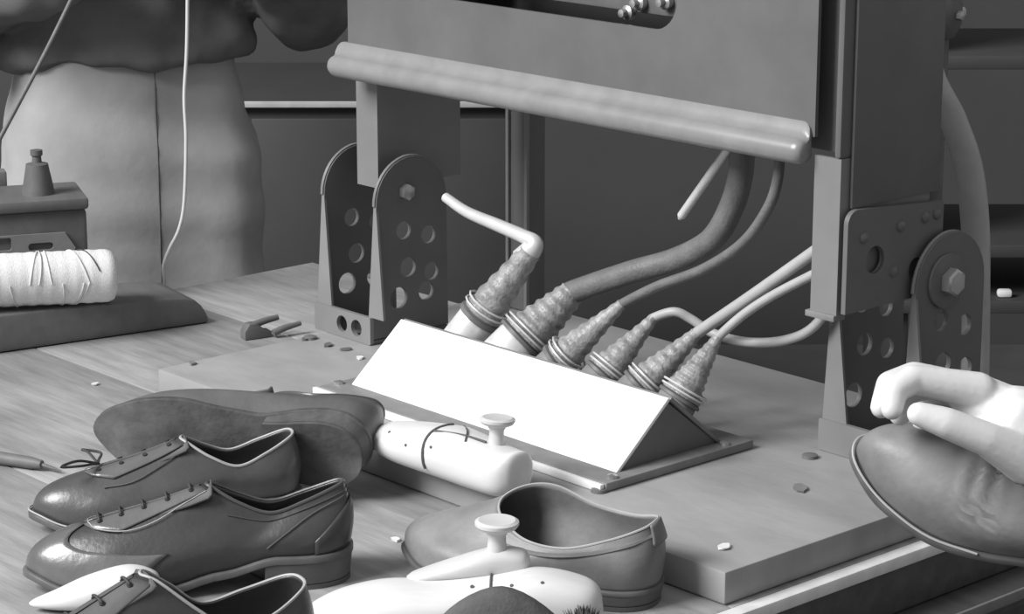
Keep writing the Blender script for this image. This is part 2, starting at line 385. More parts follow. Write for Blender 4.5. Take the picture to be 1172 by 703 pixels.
# feet: a base channel with two tapering, drilled, round topped cheeks
def foot(a0, a1, b0, zt, holes_front=True, flw=0.030, depth=0.115, bolt=False):
    ft = bpy.data.objects.new('foot_bracket', None); COL.objects.link(ft); ft.parent = mach
    BH = 0.032
    outer = slot(a0-0.002, a1+0.006, SB+0.0005, SB+BH, 0.002, 2)
    hl = [circle(a0+0.048+0.026*i, SB+0.016, 0.0095, 16) for i in range(2)] if holes_front else []
    plate('base_front', outer, hl, 0.005, 'paint', ft, pl_az(b0+0.0025))
    plate('base_floor', [(a0, b0+0.0055), (a1+0.004, b0+0.0055), (a1+0.004, b0+depth), (a0, b0+depth)], [], 0.004, 'paint_dark_shade', ft, Matrix.Translation((0, 0, SB+0.0026)))
    r = depth*0.44; zc = zt-r
    for ac in (a0, a1):
        b1 = b0+depth
        bc = b0+0.012+r
        oc = [(b0+0.004, SB+BH+0.001), (b0+depth, SB+BH-0.02)]
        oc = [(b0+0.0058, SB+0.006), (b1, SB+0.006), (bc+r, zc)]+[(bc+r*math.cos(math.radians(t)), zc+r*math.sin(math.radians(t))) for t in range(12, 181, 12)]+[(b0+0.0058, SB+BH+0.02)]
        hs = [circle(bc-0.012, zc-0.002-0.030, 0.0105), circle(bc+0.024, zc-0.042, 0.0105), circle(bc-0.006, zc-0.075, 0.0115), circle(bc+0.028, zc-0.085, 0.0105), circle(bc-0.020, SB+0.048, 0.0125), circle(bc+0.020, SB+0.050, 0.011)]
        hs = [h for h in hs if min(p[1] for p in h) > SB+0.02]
        ck = plate('cheek_plate', oc, hs, 0.005, 'paint_dark_shade', ft, pl_bz(ac+0.0025))
        # tapering front flange, wide at its foot
        n = 10; V = []; Fc = []
        for i in range(n+1):
            z = SB+BH+(zc-SB-BH)*i/n; w = 0.004+(flw-0.004)*(1-i/n)
            bb = b0+0.003+0.009*(i/n)
            for da, db in ((0, 0), (w, 0), (w, 0.003), (0, 0.003)): V.append(Vector((ac+da, bb+db, z)))
        for i in range(n):
            for k in range(4): Fc.append((i*4+k, i*4+(k+1) % 4, i*4+4+(k+1) % 4, i*4+4+k))
        Fc += [(0, 1, 2, 3), (n*4+3, n*4+2, n*4+1, n*4)]
        mk('front_flange', V, Fc, 'paint', ft, 30)
        # bright bead round the top
        tube('top_bead', [Vector((ac+0.0015, bc+(r+0.0005)*math.cos(math.radians(t)), zc+(r+0.0005)*math.sin(math.radians(t)))) for t in range(180, 60, -8)], [0.0022]*11+[0.0018, 0.0014, 0.001, 0.0006], 'paint', ft, 6, smooth=False)
        if bolt and ac == a1:
            mt = Matrix.Translation((ac+0.0052, bc-0.008, zc+0.006)) @ Matrix.Rotation(math.radians(90), 4, 'Y')
            lathe('washer', [(0.0001, 0), (0.026, 0), (0.026, 0.003), (0.018, 0.0042), (0.0001, 0.0044)], 'iron', ft, 24, mt)
            hexp = [(0.0001, 0.0045), (0.0135, 0.0045), (0.0135, 0.013), (0.011, 0.0146), (0.0001, 0.0148)]
            lathe('bolt_head', hexp, 'steel', ft, 6, mt)
        elif not bolt and ac == a1:
            mt = Matrix.Translation((ac+0.0052, bc-0.010, zc+0.012)) @ Matrix.Rotation(math.radians(90), 4, 'Y')
            lathe('bolt_head', [(0.0001, 0), (0.009, 0), (0.009, 0.008), (0.007, 0.009), (0.0001, 0.0092)], 'steel', ft, 6, mt)
    return ft
foot(-0.017, 0.076, 0.228, 0.237, True, 0.026)
foot(0.667, 0.762, 0.312, 0.252, False, 0.030, bolt=True)
# rear post standing behind the housing
pst = thing('post', 'dark square post standing on the slab behind the machine', 'post', MW @ Matrix.Translation((0.060, 0.456, SB)))
box('shaft', (0, 0, 0.0005), (0.030, 0.030, 0.80), 'paint_dark_shade', pst, 0.003)
box('corner_bead', (-0.0035, -0.0035, 0.0005), (0.0015, 0.0015, 0.80), 'paint', pst, 0.001)
box('corner_bead', (0.0285, -0.0035, 0.0005), (0.0335, 0.0015, 0.80), 'paint', pst, 0.001)

# ------------------------------------------------------------------ white fronted cable box
cb_ = thing('cable_box', 'wedge shaped cable box with a glaring white sloping front', 'cable box', MW)
Z0 = SB+0.0005; ZF = SB+0.009
b_f, b_r, b_k, z_r = 0.098, 0.166, 0.240, 0.098
a_l, a_r = 0.212, 0.606
box('base_flange', (0.193, 0.070, Z0), (0.622, 0.268, ZF), 'flange', cb_, 0.0015)
box('front_rim', (0.190, 0.064, Z0), (0.620, 0.0695, ZF-0.001), 'white', cb_, 0.001)
sl = Vector((0, b_r-b_f, z_r-ZF)); nrm = Vector((0, -sl.z, sl.y)).normalized()
def slab3(name, p0, p1, q0, q1, t, m, parent):
    n = (p1-p0).cross(q0-p0).normalized()
    top = [p0, p1, q1, q0]; V = top+[v-n*t for v in top]
    Fc = [(0, 1, 2, 3), (7, 6, 5, 4)]+[(i, (i+1) % 4, (i+1) % 4+4, i+4) for i in range(4)]
    me = bpy.data.meshes.new(name); me.from_pydata([tuple(v) for v in V], [], Fc)
    bm = bmesh.new(); bm.from_mesh(me); bmesh.ops.recalc_face_normals(bm, faces=bm.faces); bmesh.ops.bevel(bm, geom=bm.edges[:], offset=0.0012, segments=2, affect='EDGES', profile=0.5); bm.to_mesh(me); bm.free()
    return finish(name, me, m, parent)
z1 = ZF+0.0004
slab3('white_front', Vector((a_l, b_f, z1)), Vector((a_r, b_f, z1)), Vector((a_l, b_r, z_r)), Vector((a_r, b_r, z_r)), 0.004, 'white', cb_)
slab3('back_slope', Vector((a_l, b_r+0.0045, z_r)), Vector((a_r, b_r+0.0045, z_r)), Vector((a_l, b_k, z1)), Vector((a_r, b_k, z1)), 0.004, 'paint', cb_)
for aa in (a_l+0.002, a_r-0.0045):
    plate('end_plate', [(b_f+0.006, z1), (b_k-0.006, z1), (b_r+0.0015, z_r-0.006)], [], 0.004, 'paint_dark_shade', cb_, pl_bz(aa))
for a_, b_ in ((0.614, 0.085), (0.614, 0.235), (0.201, 0.09), (0.201, 0.235), (0.40, 0.255)):
    lathe('flange_screw', [(0.0001, 0), (0.0055, 0), (0.005, 0.0026), (0.0001, 0.004)], 'steel', cb_, 10, Matrix.Translation((a_, b_, ZF)))

# ------------------------------------------------------------------ the six cables
ax = Vector((0, (z_r-ZF), (b_k-b_r))).normalized()      # normal of the back slope
ax = Vector((0, 0.62, 0.785))
def cable(label, u, v, ln, r, rc, path, wraps=6, hose='hose', collar=True, sleeve='tape', cf=0.14):
    """u,v: where the connector clears the ridge; path: (u, v, b) of the cable beyond the sleeve"""
    p = onb(u, v, 0.185)
    t = thing('cable', label, 'cable', MW, 'cables leaving the white fronted box')
    pts = [onb(*q) for q in path]
    bb = 0.206; zz = z_r-(bb-b_r-0.0045)*(z_r-z1)/(b_k-b_r-0.0045)
    best = None
    for k in range(-60, 61):
        S_ = Vector((p.x+k*0.001, bb, zz)); e = 1e9
        for q_ in range(21):
            w_ = MW @ (S_+(pts[0]-S_)*(q_/20)); d_ = w_-CAM; dep = d_.y*cp-d_.z*sp
            e = min(e, math.hypot(586+FPX*d_.x/dep-u, 351.5-FPX*(d_.y*sp+d_.z*cp)/dep-v))
        if best is None or e < best[0]: best = (e, S_)
    base = best[1]
    d = (pts[0]-base); tip = pts[0]
    L = d.length; dn = d.normalized()
    q = dn.to_track_quat('Z', 'Y').to_matrix().to_4x4(); mt = Matrix.Translation(base) @ q; sk = 0.010
    lathe('collar', [(0.0001, -sk), (rc, -sk), (rc, L*cf), (rc*0.97, L*(cf+.02)), (0.0001, L*(cf+.03))], 'zinc' if cf > .2 else 'flange', t, 20, mt)
    lathe('ferrule', [(rc*0.9, L*(cf+.02)), (rc*1.12, L*(cf+.025)), (rc*1.12, L*(cf+.06)), (rc*0.95, L*(cf+.08)), (0.0001, L*(cf+.09))], 'iron', t, 20, mt)
    # wound sleeve: a taper with thread-like turns
    prof = [(0.0001, L*(cf+.07))]; n = wraps*8
    for i in range(n+1):
        k = i/n; rad = rc*1.02+(r*1.15-rc*1.02)*min(1, k*1.05)**0.85; prof.append((rad*(1+0.055*math.sin(k*wraps*2*math.pi)), L*((cf+.08)+(.92-cf)*k)))
    prof.append((0.0001, L*1.003))
    lathe('wound_sleeve', prof, sleeve, t, 18, mt, 80)
    tie = [mt @ Vector((rc*1.13*math.cos(x), rc*1.13*math.sin(x), L*(cf+.10+0.10*x/12.6))) for x in np.linspace(0, 12.6, 30)]
    tube('binding_wire', tie, 0.0012, 'zinc', t, 6, smooth=False)
    full = [base+dn*(L*0.93)]+pts
    tube('flex', full, r, hose, t, 12, 8)
    return t
cable('bent cable farthest left with bright conduit elbow above the white box', 534, 384, 0.09, 0.0105, 0.0215, [(607, 289, .255)], hose='hose', wraps=5, cf=0.28)
t1 = [o for o in COL.objects if o.name.startswith('cable') and o.type == 'EMPTY' and o.get('category') == 'cable'][-1]
tube('conduit', [onb(598, 296, .254), onb(608, 286, .256), onb(612, 278, .257), onb(600, 271, .258), onb(570, 258, .262), onb(535, 243, .268), onb(510, 226, .272)], [0.0125, 0.0115, 0.0085, 0.0075, 0.007, 0.0062, 0.0055], 'tube', t1, 12, 8)
cable('thickest rubber hose sweeping up from the white box into the housing', 598, 392, 0.1, 0.0125, 0.027, [(655, 335, .27), (720, 313, .285), (775, 297, .30), (815, 274, .305), (838, 235, .31), (848, 195, .31), (850, 150, .31)], wraps=6, cf=0.25)
cable('thin cable third from the left rising in a long curve to the rim', 645, 409, 0.09, 0.0052, 0.019, [(712, 348, .255), (752, 328, .26), (805, 308, .265), (850, 278, .265), (878, 240, .265), (890, 205, .265), (893, 160, .265)], wraps=7)
cable('cable fourth from the left looping over and down behind its neighbours', 695, 424, 0.09, 0.0048, 0.0195, [(748, 364, .262), (772, 357, .27), (792, 366, .28), (815, 381, .288), (850, 391, .295), (890, 391, .30), (925, 379, .305), (948, 352, .31), (955, 320, .315)], wraps=7, hose='cord')
cable('straight pale cable fifth from the left running up to the leg', 738, 437, 0.09, 0.0060, 0.0195, [(797, 382, .262), (850, 346, .27), (890, 318, .278), (935, 286, .285)], wraps=7, hose='cord')
cable('nearest cable at the right end of the white box with fat wound sleeve', 778, 455, 0.09, 0.0046, 0.0200, [(822, 386, .25), (850, 361, .26), (885, 338, .27), (935, 312, .28)], wraps=9, hose='cord')
rod = thing('steel_rod', 'short bright rod slanting down from under the rolled rim', 'rod', MW)
r0, r1 = onb(835, 168, .30), onb(780, 247, .30)
tube('shaft', [r0 + (r0-r1)*0.5, (r0*3+r1)/4, (r0+r1)/2, r1], 0.0045, 'tube', rod, 12, 4)
tube('tip', [r1, r1+(r1-r0)*0.05], [0.0045, 0.0015], 'tube', rod, 12, smooth=False)

# ------------------------------------------------------------------ shoes
NS = 8        # samples per control segment
def zfeather(x, hh):
    # x 0 heel .. 1 toe: seat height, shank, ball, toe spring
    pts = [(-0.1, hh), (0.22, hh*0.98), (0.40, hh*0.62), (0.58, 0.010), (0.72, 0.007), (0.86, 0.010), (1.0, 0.019), (1.2, 0.024)]
    for (x0, y0), (x1, y1) in zip(pts, pts[1:]):
        if x <= x1:
            k = (x-x0)/(x1-x0); k = k*k*(3-2*k); return y0+(y1-y0)*k
    return pts[-1][1]
class Shoe:
    OUT = [(0, 0), (.03, .021), (.13, .0325), (.36, .031), (.65, .0455), (.88, .0325), (1.0, .003), (.90, -.026), (.68, -.0425), (.38, -.026), (.13, -.031), (.03, -.021)]
    TOP = [(.012, 0, .085), (.035, .013, .083), (.13, .0225, .073), (.24, .026, .064), (.34, .021, .073), (.42, .010, .085), (.44, 0, .087), (.42, -.010, .085), (.34, -.021, .073), (.24, -.026, .064), (.13, -.0225, .073), (.035, -.013, .083)]
    def __init__(s, L=0.285, flip=False, hh=0.030, top=None, out=None, toe_h=0.036, width=1.0, belly=0.0, crease=0.0):
        s.L, s.hh, s.toe_h, s.crease = L, hh, toe_h, crease
        f = -1 if flip else 1
        out = out or s.OUT; top = top or s.TOP
        o = [(x, y*f*width) for x, y in out]; t = [(x, y*f, z) for x, y, z in top]
        if flip: o = [o[0]]+o[:0:-1]; t = [t[0]]+t[:0:-1]
        s.out = [Vector((p.x*L, p.y, 0)) for p in catmull([(x, y, 0) for x, y in o], NS, True)]
        s.top = [Vector((p.x*L, p.y, p.z)) for p in catmull(t, NS, True)]
        s.n = len(s.out)
        s.nor = []
        for i in range(s.n):
            d = (s.out[(i+1) % s.n]-s.out[i-1]); d = Vector((d.y, -d.x, 0)).normalized()
            c = s.out[i]-Vector((0.5*L, 0, 0))
            if d.dot(c) < 0: d = -d
            s.nor.append(d)
        for i in range(s.n):
            s.out[i].z = zfeather(s.out[i].x/L, hh)
    def frac(s, lst, t):
        i = math.floor(t); k = t-i; return lst[i % s.n]*(1-k)+lst[(i+1) % s.n]*k
    def S(s, t, v, off=0.0):
        if off:
            e = 0.01; p = s.S(t, v); du = s.S(t+0.25, v)-s.S(t-0.25, v); dv = s.S(t, min(1, v+e))-s.S(t, max(0, v-e))
            n = du.cross(dv)
            if n.length < 1e-12: return p
            n.normalize(); c = Vector((p.x*0.8+s.L*0.1, 0, 0.03))
            if n.dot(p-c) < 0: n = -n
            return p+n*off
        P0 = s.frac(s.out, t); P3 = s.frac(s.top, t); n = s.frac(s.nor, t)
        h = P3.z-P0.z
        x = P0.x/s.L; w = min(1, max(0, (x-0.50)/0.34)); w = w*w*(3-2*w)
        c1s = P0+n*0.007+Vector((0, 0, h*0.5)); c2s = P3+n*0.006-Vector((0, 0, h*0.28))
        q = P0-P3; q.z = 0
        c1f = P0+n*0.003+Vector((0, 0, s.toe_h)); c2f = P3+q*0.50+Vector((0, 0, -0.030))
        c1 = c1s*(1-w)+c1f*w; c2 = c2s*(1-w)+c2f*w
        p = P0*(1-v)**3+c1*(3*v*(1-v)**2)+c2*(3*v*v*(1-v))+P3*v**3
        if s.crease and 0.1 < v:
            xx = p.x/s.L
            g = math.exp(-((xx-0.63)/0.07)**2)
            p = p+Vector((0, 0, 1))*(s.crease*g*math.sin(xx*120+p.y*40)*min(1, (v-0.1)*3))
        return p
    def upper(s, name, parent, m, rows=22):
        V, Fc = [], []
        for j in range(rows+1):
            for i in range(s.n): V.append(s.S(i, j/rows))
        for j in range(rows):
            for i in range(s.n):
                i2 = (i+1) % s.n; Fc.append((j*s.n+i, j*s.n+i2, (j+1)*s.n+i2, (j+1)*s.n+i))
        o = mk(name, V, Fc, m, parent, 80)
        c = o.data.polygons[3]
        sd = o.modifiers.new('thickness', 'SOLIDIFY'); sd.thickness = 0.0022; sd.offset = -1
        return o
    def patch(s, name, parent, m, t0, t1, vfun, off=0.0013, nt=24, nv=8, thick=0.001):
        V, Fc = [], []
        for i in range(nt+1):
            t = t0+(t1-t0)*i/nt; va, vb = vfun((i/nt))
            for j in range(nv+1): V.append(s.S(t, va+(vb-va)*j/nv, off))
        for i in range(nt):
            for j in range(nv):
                a = i*(nv+1)+j; Fc.append((a, a+1, a+nv+2, a+nv+1))
        o = mk(name, V, Fc, m, parent, 80)
        sd = o.modifiers.new('thickness', 'SOLIDIFY'); sd.thickness = thick; sd.offset = 0
        return o
    def line(s, name, parent, m, path, r=0.0007, off=0.001):
        pts = [s.S(t, v, off) for t, v in path]; return tube(name, pts, r, m, parent, 6, 5)
    def topline(s, name, parent, m, r=0.0016):
        pts = [s.S(i, 1.0) for i in range(s.n)]; pts.append(pts[0]); return tube(name, pts, r, m, parent, 6, smooth=False)
    def bottom(s, parent, m='sole', m_heel=None, ext=0.0045, thick=0.006, x_heel=0.27):
        n = s.n; m_heel = m_heel or m
        def ring(e, dz): return [Vector((s.out[i].x+s.nor[i].x*e, s.out[i].y+s.nor[i].y*e, s.out[i].z+dz)) for i in range(n)]
        rings = [ring(-0.012, 0.001), ring(ext-0.0012, 0.0006), ring(ext, -0.0006), ring(ext, -thick+0.0008), ring(ext-0.001, -thick)]
        V = [p for r in rings for p in r]; Fc = []
        for j in range(len(rings)-1):
            for i in range(n):
                i2 = (i+1) % n; Fc.append((j*n+i, j*n+i2, (j+1)*n+i2, (j+1)*n+i))
        for base in (0, (len(rings)-1)*n):
            for i in range(0, n//2):
                q = [base+i, base+i+1, base+(n-i-1) % n, base+(n-i) % n]
                q = list(dict.fromkeys(q))
                if len(q) > 2: Fc.append(tuple(q))
        o = mk('outsole', V, Fc, m, parent, 50)
        # stacked heel
        idx = [i for i in range(-n//2, n//2) if s.out[i % n].x < x_heel*s.L]
        top = [Vector((s.out[i % n].x+s.nor[i % n].x*ext*0.8, s.out[i % n].y+s.nor[i % n].y*ext*0.8, s.hh-thick+0.0006)) for i in idx]
        mid = [Vector((p.x*0.985+0.002, p.y*0.97, 0.0052)) for p in top]; m2 = [Vector((p.x, p.y, 0.0044)) for p in mid]; bot = [Vector((p.x, p.y, 0.0002)) for p in mid]
        V, Fc = loft_geo([top, mid], True); h = mk('heel', V, Fc, m_heel, parent, 40)
        V, Fc = loft_geo([m2, bot], True); mk('top_piece', V, Fc, m, h, 40)
        # insole seen inside
        ins = [Vector((s.out[i].x-s.nor[i].x*0.003, s.out[i].y-s.nor[i].y*0.003, s.out[i].z+0.003)) for i in range(n)]
        Fc = []
        for i in range(0, n//2):
            q = list(dict.fromkeys([i, i+1, (n-i-1) % n, (n-i) % n]))
            if len(q) > 2: Fc.append(tuple(q))
        mk('insole', ins, Fc, 'lining', parent, 60)
        return o
def toe_t(s): return 6*NS
def lace_up(s, parent, m='facing', n=5, vs=(0.62, 0.96), spread=3.0, laces=True, bow=False, gap=0.5, open_lace=False):
    T = 6*NS
    for sg in (-1, 1):
        s.patch('facing', parent, m, T+sg*gap, T+sg*(spread+4.5), lambda k: (vs[0]-0.04+0.10*max(0, k-0.55), 0.975), 0.0010, 14, 10)
    ey = {}
    for sg in (-1, 1):
        for i in range(n):
            v = vs[0]+0.02+(vs[1]-vs[0]-0.03)*i/max(1, n-1); t = T+sg*spread*(0.8+0.35*i/n)
            p = s.S(t, v, 0.0022); q = (s.S(t, v, 0.01)-p).normalized()
            ey[(sg, i)] = (p, q)
            mt = Matrix.Translation(p) @ q.to_track_quat('Z', 'Y').to_matrix().to_4x4()
            lathe('eyelet', [(0.0001, -0.001), (0.0023, -0.001), (0.0023, 0.0003), (0.0001, 0.0005)], 'eyelet', parent, 10, mt)
    # tongue
    V, Fc = [], []
    for i in range(9):
        k = i/8; v = 0.55+0.45*min(1, k*1.15); c = s.S(T, v, -0.002)
        if k > 0.86: c = c+Vector((-0.003, 0, 0.004))*((k-0.86)/0.14)
        w = 0.010+0.010*k
        for j in range(5):
            y = (j-2)/2*w; V.append(c+Vector((0, y, -0.004*abs((j-2)/2)**2-0.001)))
    for i in range(8):
        for j in range(4): Fc.append((i*5+j, i*5+j+1, i*5+j+6, i*5+j+5))
    o = mk('tongue', V, Fc, 'lining', parent, 80); sd = o.modifiers.new('thickness', 'SOLIDIFY'); sd.thickness = 0.002
    if laces:
        for i in range(n):
            (p, pn), (q, qn) = ey[(-1, i)], ey[(1, i)]
            mid = (p+q)/2+(pn+qn).normalized()*0.0035
            tube('lace', [p-pn*0.001, p+pn*0.0012, mid, q+qn*0.0012, q-qn*0.001], 0.0012, 'lace', parent, 6, 4)
    if bow:
        p = (ey[(-1, 0)][0]+ey[(1, 0)][0])/2+Vector((0, 0, 0.003))
        for sg in (-1, 1):
            d = Vector((0.010*sg+0.006, 0.016*sg, 0.004)); e = Vector((0.016, 0.004*sg, 0.002))
            tube('lace_bow', [p, p+d*0.6+e*0.6+Vector((0, 0, .004)), p+d*1.2+e, p+d*1.1, p+d*0.4, p], 0.0013, 'lace', parent, 6, 5)
    return ey
def shoe_mtx(heel, toe, roll=0.0, pitch=0.0, lift=0.0):
    """stand the shoe with its heel and toe over two table points"""
    h, t = Vector(heel), Vector(toe); d = t-h; yaw = math.atan2(d.y, d.x)
    return Matrix.Translation((h.x, h.y, h.z+lift)) @ Matrix.Rotation(yaw, 4, 'Z') @ Matrix.Rotation(pitch, 4, 'Y') @ Matrix.Rotation(roll, 4, 'X')

# shoe: dark brogue in the middle of the left group
h, t = at(402, 652), at(58, 655)
def along(hp, tp, L): return (tp-hp).normalized()*L
s3 = thing('shoe', 'large dark wing tip shoe with five eyelets and tall heel, middle of the left group', 'shoe', shoe_mtx(at(399, 657), at(48, 672)), 'lace up shoes')
top3 = [(x, y*0.62, z) for x, y, z in Shoe.TOP]
sh = Shoe(0.272, False, 0.030, top=top3)
sh.upper('upper', s3, 'leather'); sh.bottom(s3)
sh.topline('topline', s3, 'leather2')
T = 6*NS
sh.patch('toe_cap', s3, 'facing', T-16, T+16, lambda k: (0.0, 0.30+0.22*math.exp(-((k-.5)/.10)**2)+0.10*abs(2*k-1)), 0.0012, 36, 10)
for sg in (-1, 1):
    sh.patch('heel_counter', s3, 'leather', 0, sg*15, lambda k: (0.0, 0.72-0.5*k*k), 0.0012, 18, 6)
    sh.line('seam', s3, 'edge', [(T+sg*x, v) for x, v in ((8.0, .97), (8.6, .85), (9.5, .70), (8.5, .58), (5, .52), (1.0, .53))], 0.0005, 0.0024)
    sh.line('seam', s3, 'sole', [(sg*x, v) for x, v in ((0, .80), (8, .78), (15, .70), (19, .45), (21, .2))], 0.0006, 0.0012)
    sh.line('lining_band', s3, 'leather2', [(sg*x, v) for x, v in ((0.5, .88), (8, .86), (16, .84), (24, .84), (32, .86))], 0.0006, 0.0008)
lace_up(sh, s3, 'facing', 5, (0.55, 0.95), 3.2, True)

# shoe: derby behind it with a little bow
s2 = thing('shoe', 'smooth dark derby shoe with a small tied bow, in front of the overturned shoe', 'shoe', shoe_mtx(at(340, 581), at(54, 607)), 'lace up shoes')
top2 = [(x, y, z-0.010) for x, y, z in Shoe.TOP]
sh = Shoe(0.242, True, 0.022, top=top2)
sh.upper('upper', s2, 'leather2'); sh.bottom(s2); sh.topline('topline', s2, 'edge', 0.0014)
lace_up(sh, s2, 'facing', 4, (0.58, 0.95), 3.4, False, bow=True)
for sg in (-1, 1): sh.line('seam', s2, 'sole', [(T+sg*x, v) for x, v in ((9.5, .99), (10.5, .80), (11, .60), (9, .48))], 0.0006, 0.0012)
sh.line('welt_stitch', s2, 'edge', [(T+x, 0.02) for x in range(-20, 21, 4)], 0.0008, 0.004)

# shoe: front, partly below the frame
s4 = thing('shoe', 'dark laced shoe with a wide open collar nearest the camera', 'shoe', shoe_mtx(at(352, 784), at(60, 848)), 'lace up shoes')
top4 = [(.012, 0, .088), (.035, .016, .086), (.14, .029, .076), (.26, .034, .070), (.36, .027, .090), (.45, .013, .112), (.48, 0, .115), (.45, -.013, .112), (.36, -.027, .092), (.26, -.034, .070), (.14, -.029, .076), (.035, -.016, .086)]
sh = Shoe(0.275, False, 0.030, top=top4)
sh.upper('upper', s4, 'leather'); sh.bottom(s4); sh.topline('topline', s4, 'edge', 0.0013)
lace_up(sh, s4, 'facing', 4, (0.60, 0.95), 3.2, True, bow=True)

# shoe on its side showing the sole
s1 = thing('shoe', 'shoe tipped on its side showing a scuffed sole and heel', 'shoe', Matrix.Identity(4))
sh = Shoe(0.270, True, 0.028, toe_h=0.036)
sh.upper('upper', s1, 'leather3'); sh.bottom(s1, 'sole_worn', 'sole_worn', x_heel=0.36); sh.topline('topline', s1, 'leather2')
lace_up(sh, s1, 'leather3', 4, (0.58, 0.88), 3.2, True)
# placed below once its resting attitude is known
def rest(obj, mtx, z=0.0005):
    """set the attitude and drop the thing until its lowest vertex touches z"""
    lo = 1e9
    for c in obj.children:
        if c.type == 'MESH':
            for v in c.data.vertices: lo = min(lo, (mtx @ v.co).z)
    obj.matrix_world = Matrix.Translation((0, 0, z-lo)) @ mtx
hp, tp = at(424, 570), at(140, 545)
yaw = math.atan2(tp.y-hp.y, tp.x-hp.x)
rest(s1, Matrix.Translation((hp.x, hp.y, 0)) @ Matrix.Rotation(yaw, 4, 'Z') @ Matrix.Rotation(math.radians(76), 4, 'X') @ Matrix.Translation((0, 0, -0.03)))

# laceless shoe upper
s5 = thing('shoe', 'soft laceless shoe with a gaping collar and high pointed tongue', 'shoe', shoe_mtx(at(752, 692), at(500, 648)))
top5 = [(.010, 0, .074), (.035, .015, .070), (.14, .027, .060), (.30, .033, .049), (.46, .030, .050), (.58, .016, .062), (.61, 0, .072), (.55, -.018, .080), (.45, -.029, .080), (.30, -.031, .068), (.14, -.026, .066), (.035, -.015, .072)]
sh = Shoe(0.237, False, 0.018, top=top5, toe_h=0.036)
sh.upper('upper', s5, 'leather4'); sh.bottom(s5, 'sole', thick=0.004, ext=0.003); sh.topline('topline', s5, 'edge', 0.0011)
sh.line('fold', s5, 'leather4', [(x, v) for x, v in ((4, .80), (12, .78), (20, .76), (28, .78), (36, .80))], 0.0022, 0.0)
sh.patch('heel_tab', s5, 'leather4', -5, 5, lambda k: (0.62, 1.0), 0.0015, 12, 6, 0.002)

# ------------------------------------------------------------------ wooden lasts
def last_geo(L, secs, seg=28):
    """secs: (x fraction, half width, z bottom, z top, y shift, squareness)"""
    rings = []
    cs = catmull([(x, w, zb) for x, w, zb, zt, ys, e in secs], 6); ct = catmull([(zt, ys, e) for x, w, zb, zt, ys, e in secs], 6)
    for p, q in zip(cs, ct):
        x, w, zb = p; zt, ys, e = q
        ring = []
        for k in range(seg):
            a = 2*math.pi*k/seg; c, s_ = math.cos(a), math.sin(a)
            y = ys+max(w, 1e-4)*math.copysign(abs(c)**e, c); z = (zb+zt)/2+(zt-zb)/2*math.copysign(abs(s_)**e, s_)
            ring.append((x*L, y, z))
        rings.append(ring)
    return loft_geo(rings)
def peg(parent, p, m='last', sc=1.0, tilt=0.0):
    mt = Matrix.Translation(p) @ Matrix.Rotation(tilt, 4, 'Y') @ Matrix.Scale(sc, 4)
    return lathe('peg', [(0.0001, 0), (0.0085, 0), (0.0075, 0.008), (0.0072, 0.014), (0.0095, 0.018), (0.016, 0.021), (0.0178, 0.0235), (0.0178, 0.026), (0.015, 0.0275), (0.009, 0.0268), (0.0001, 0.0265)], m, parent, 24, mt)
# upper last: seen from the side, strap grooves and a peg
h, t = MW @ Vector((0.592, -0.010, SB+0.0008)), MW @ Vector((0.394, -0.010, SB+0.0008))
l1 = thing('shoe_last', 'white wooden shoe last with crossed grooves and a peg, leaning by the white box', 'shoe last', shoe_mtx(h, t, math.radians(4), 0), 'wooden lasts')
LL = (t-h).length*1.0
secs = [(0.0, .004, .020, .030, 0, 1), (.015, .016, .009, .046, 0, .8), (.08, .025, .003, .045, 0, .75), (.25, .028, .001, .047, 0, .8), (.45, .031, .001, .050, 0, .85), (.62, .034, .001, .046, 0, .9), (.80, .034, .002, .040, 0, .9), (.92, .026, .005, .035, 0, .9), (.985, .013, .010, .027, 0, .95), (1.0, .003, .015, .021, 0, 1)]
V, Fc = last_geo(LL, secs); mk('body', V, Fc, 'last', l1, 60)
def ring_at(L, secs, x, off, a0=0, a1=360, n=24, skew=0.0):
    for s0, s1_ in zip(secs, secs[1:]):
        if s0[0] <= x <= s1_[0]:
            k = (x-s0[0])/(s1_[0]-s0[0]); q = [s0[i]*(1-k)+s1_[i]*k for i in range(6)]; break
    out = []
    for i in range(n+1):
        a = math.radians(a0+(a1-a0)*i/n); c, s_ = math.cos(a), math.sin(a); e = q[5]
        out.append(Vector((x*L+skew*s_, q[4]+(q[1]+off)*math.copysign(abs(c)**e, c), (q[2]+q[3])/2+((q[3]-q[2])/2+off)*math.copysign(abs(s_)**e, s_))))
    return out
tube('groove', ring_at(LL, secs, .50, 0.0006, -25, 100, skew=0.004), 0.0013, 'line', l1, 6, smooth=False)
a_ = ring_at(LL, secs, .50, 0.0008, 60, 60, 1)[0]; b2 = ring_at(LL, secs, .22, 0.0008, 90, 90, 1)[0]
tube('groove', [a_+Vector((0.002, 0, 0)), (a_+b2)/2+Vector((0, 0, .0010)), b2+Vector((0, 0.005, 0))], 0.0013, 'line', l1, 6)
tube('groove', [ring_at(LL, secs, .50, 0.0008, 118, 118, 1)[0], ring_at(LL, secs, .38, 0.0012, 90, 90, 1)[0], ring_at(LL, secs, .30, 0.0008, 62, 62, 1)[0]], 0.0009, 'line', l1, 6)
peg(l1, Vector((LL*0.20, -0.004, 0.0455)), 'last_cut', 0.92)
for x, an in ((.62, 15), (.46, 20), (.78, 40)):
    p = ring_at(LL, secs, x, 0.0002, an, an, 1)[0]; lathe('nail_hole', [(0.0001, -.001), (0.0014, -.001), (0.0014, .0005), (0.0001, .0006)], 'line', l1, 8, Matrix.Translation(p) @ Matrix.Rotation(math.radians(-60), 4, 'X'))

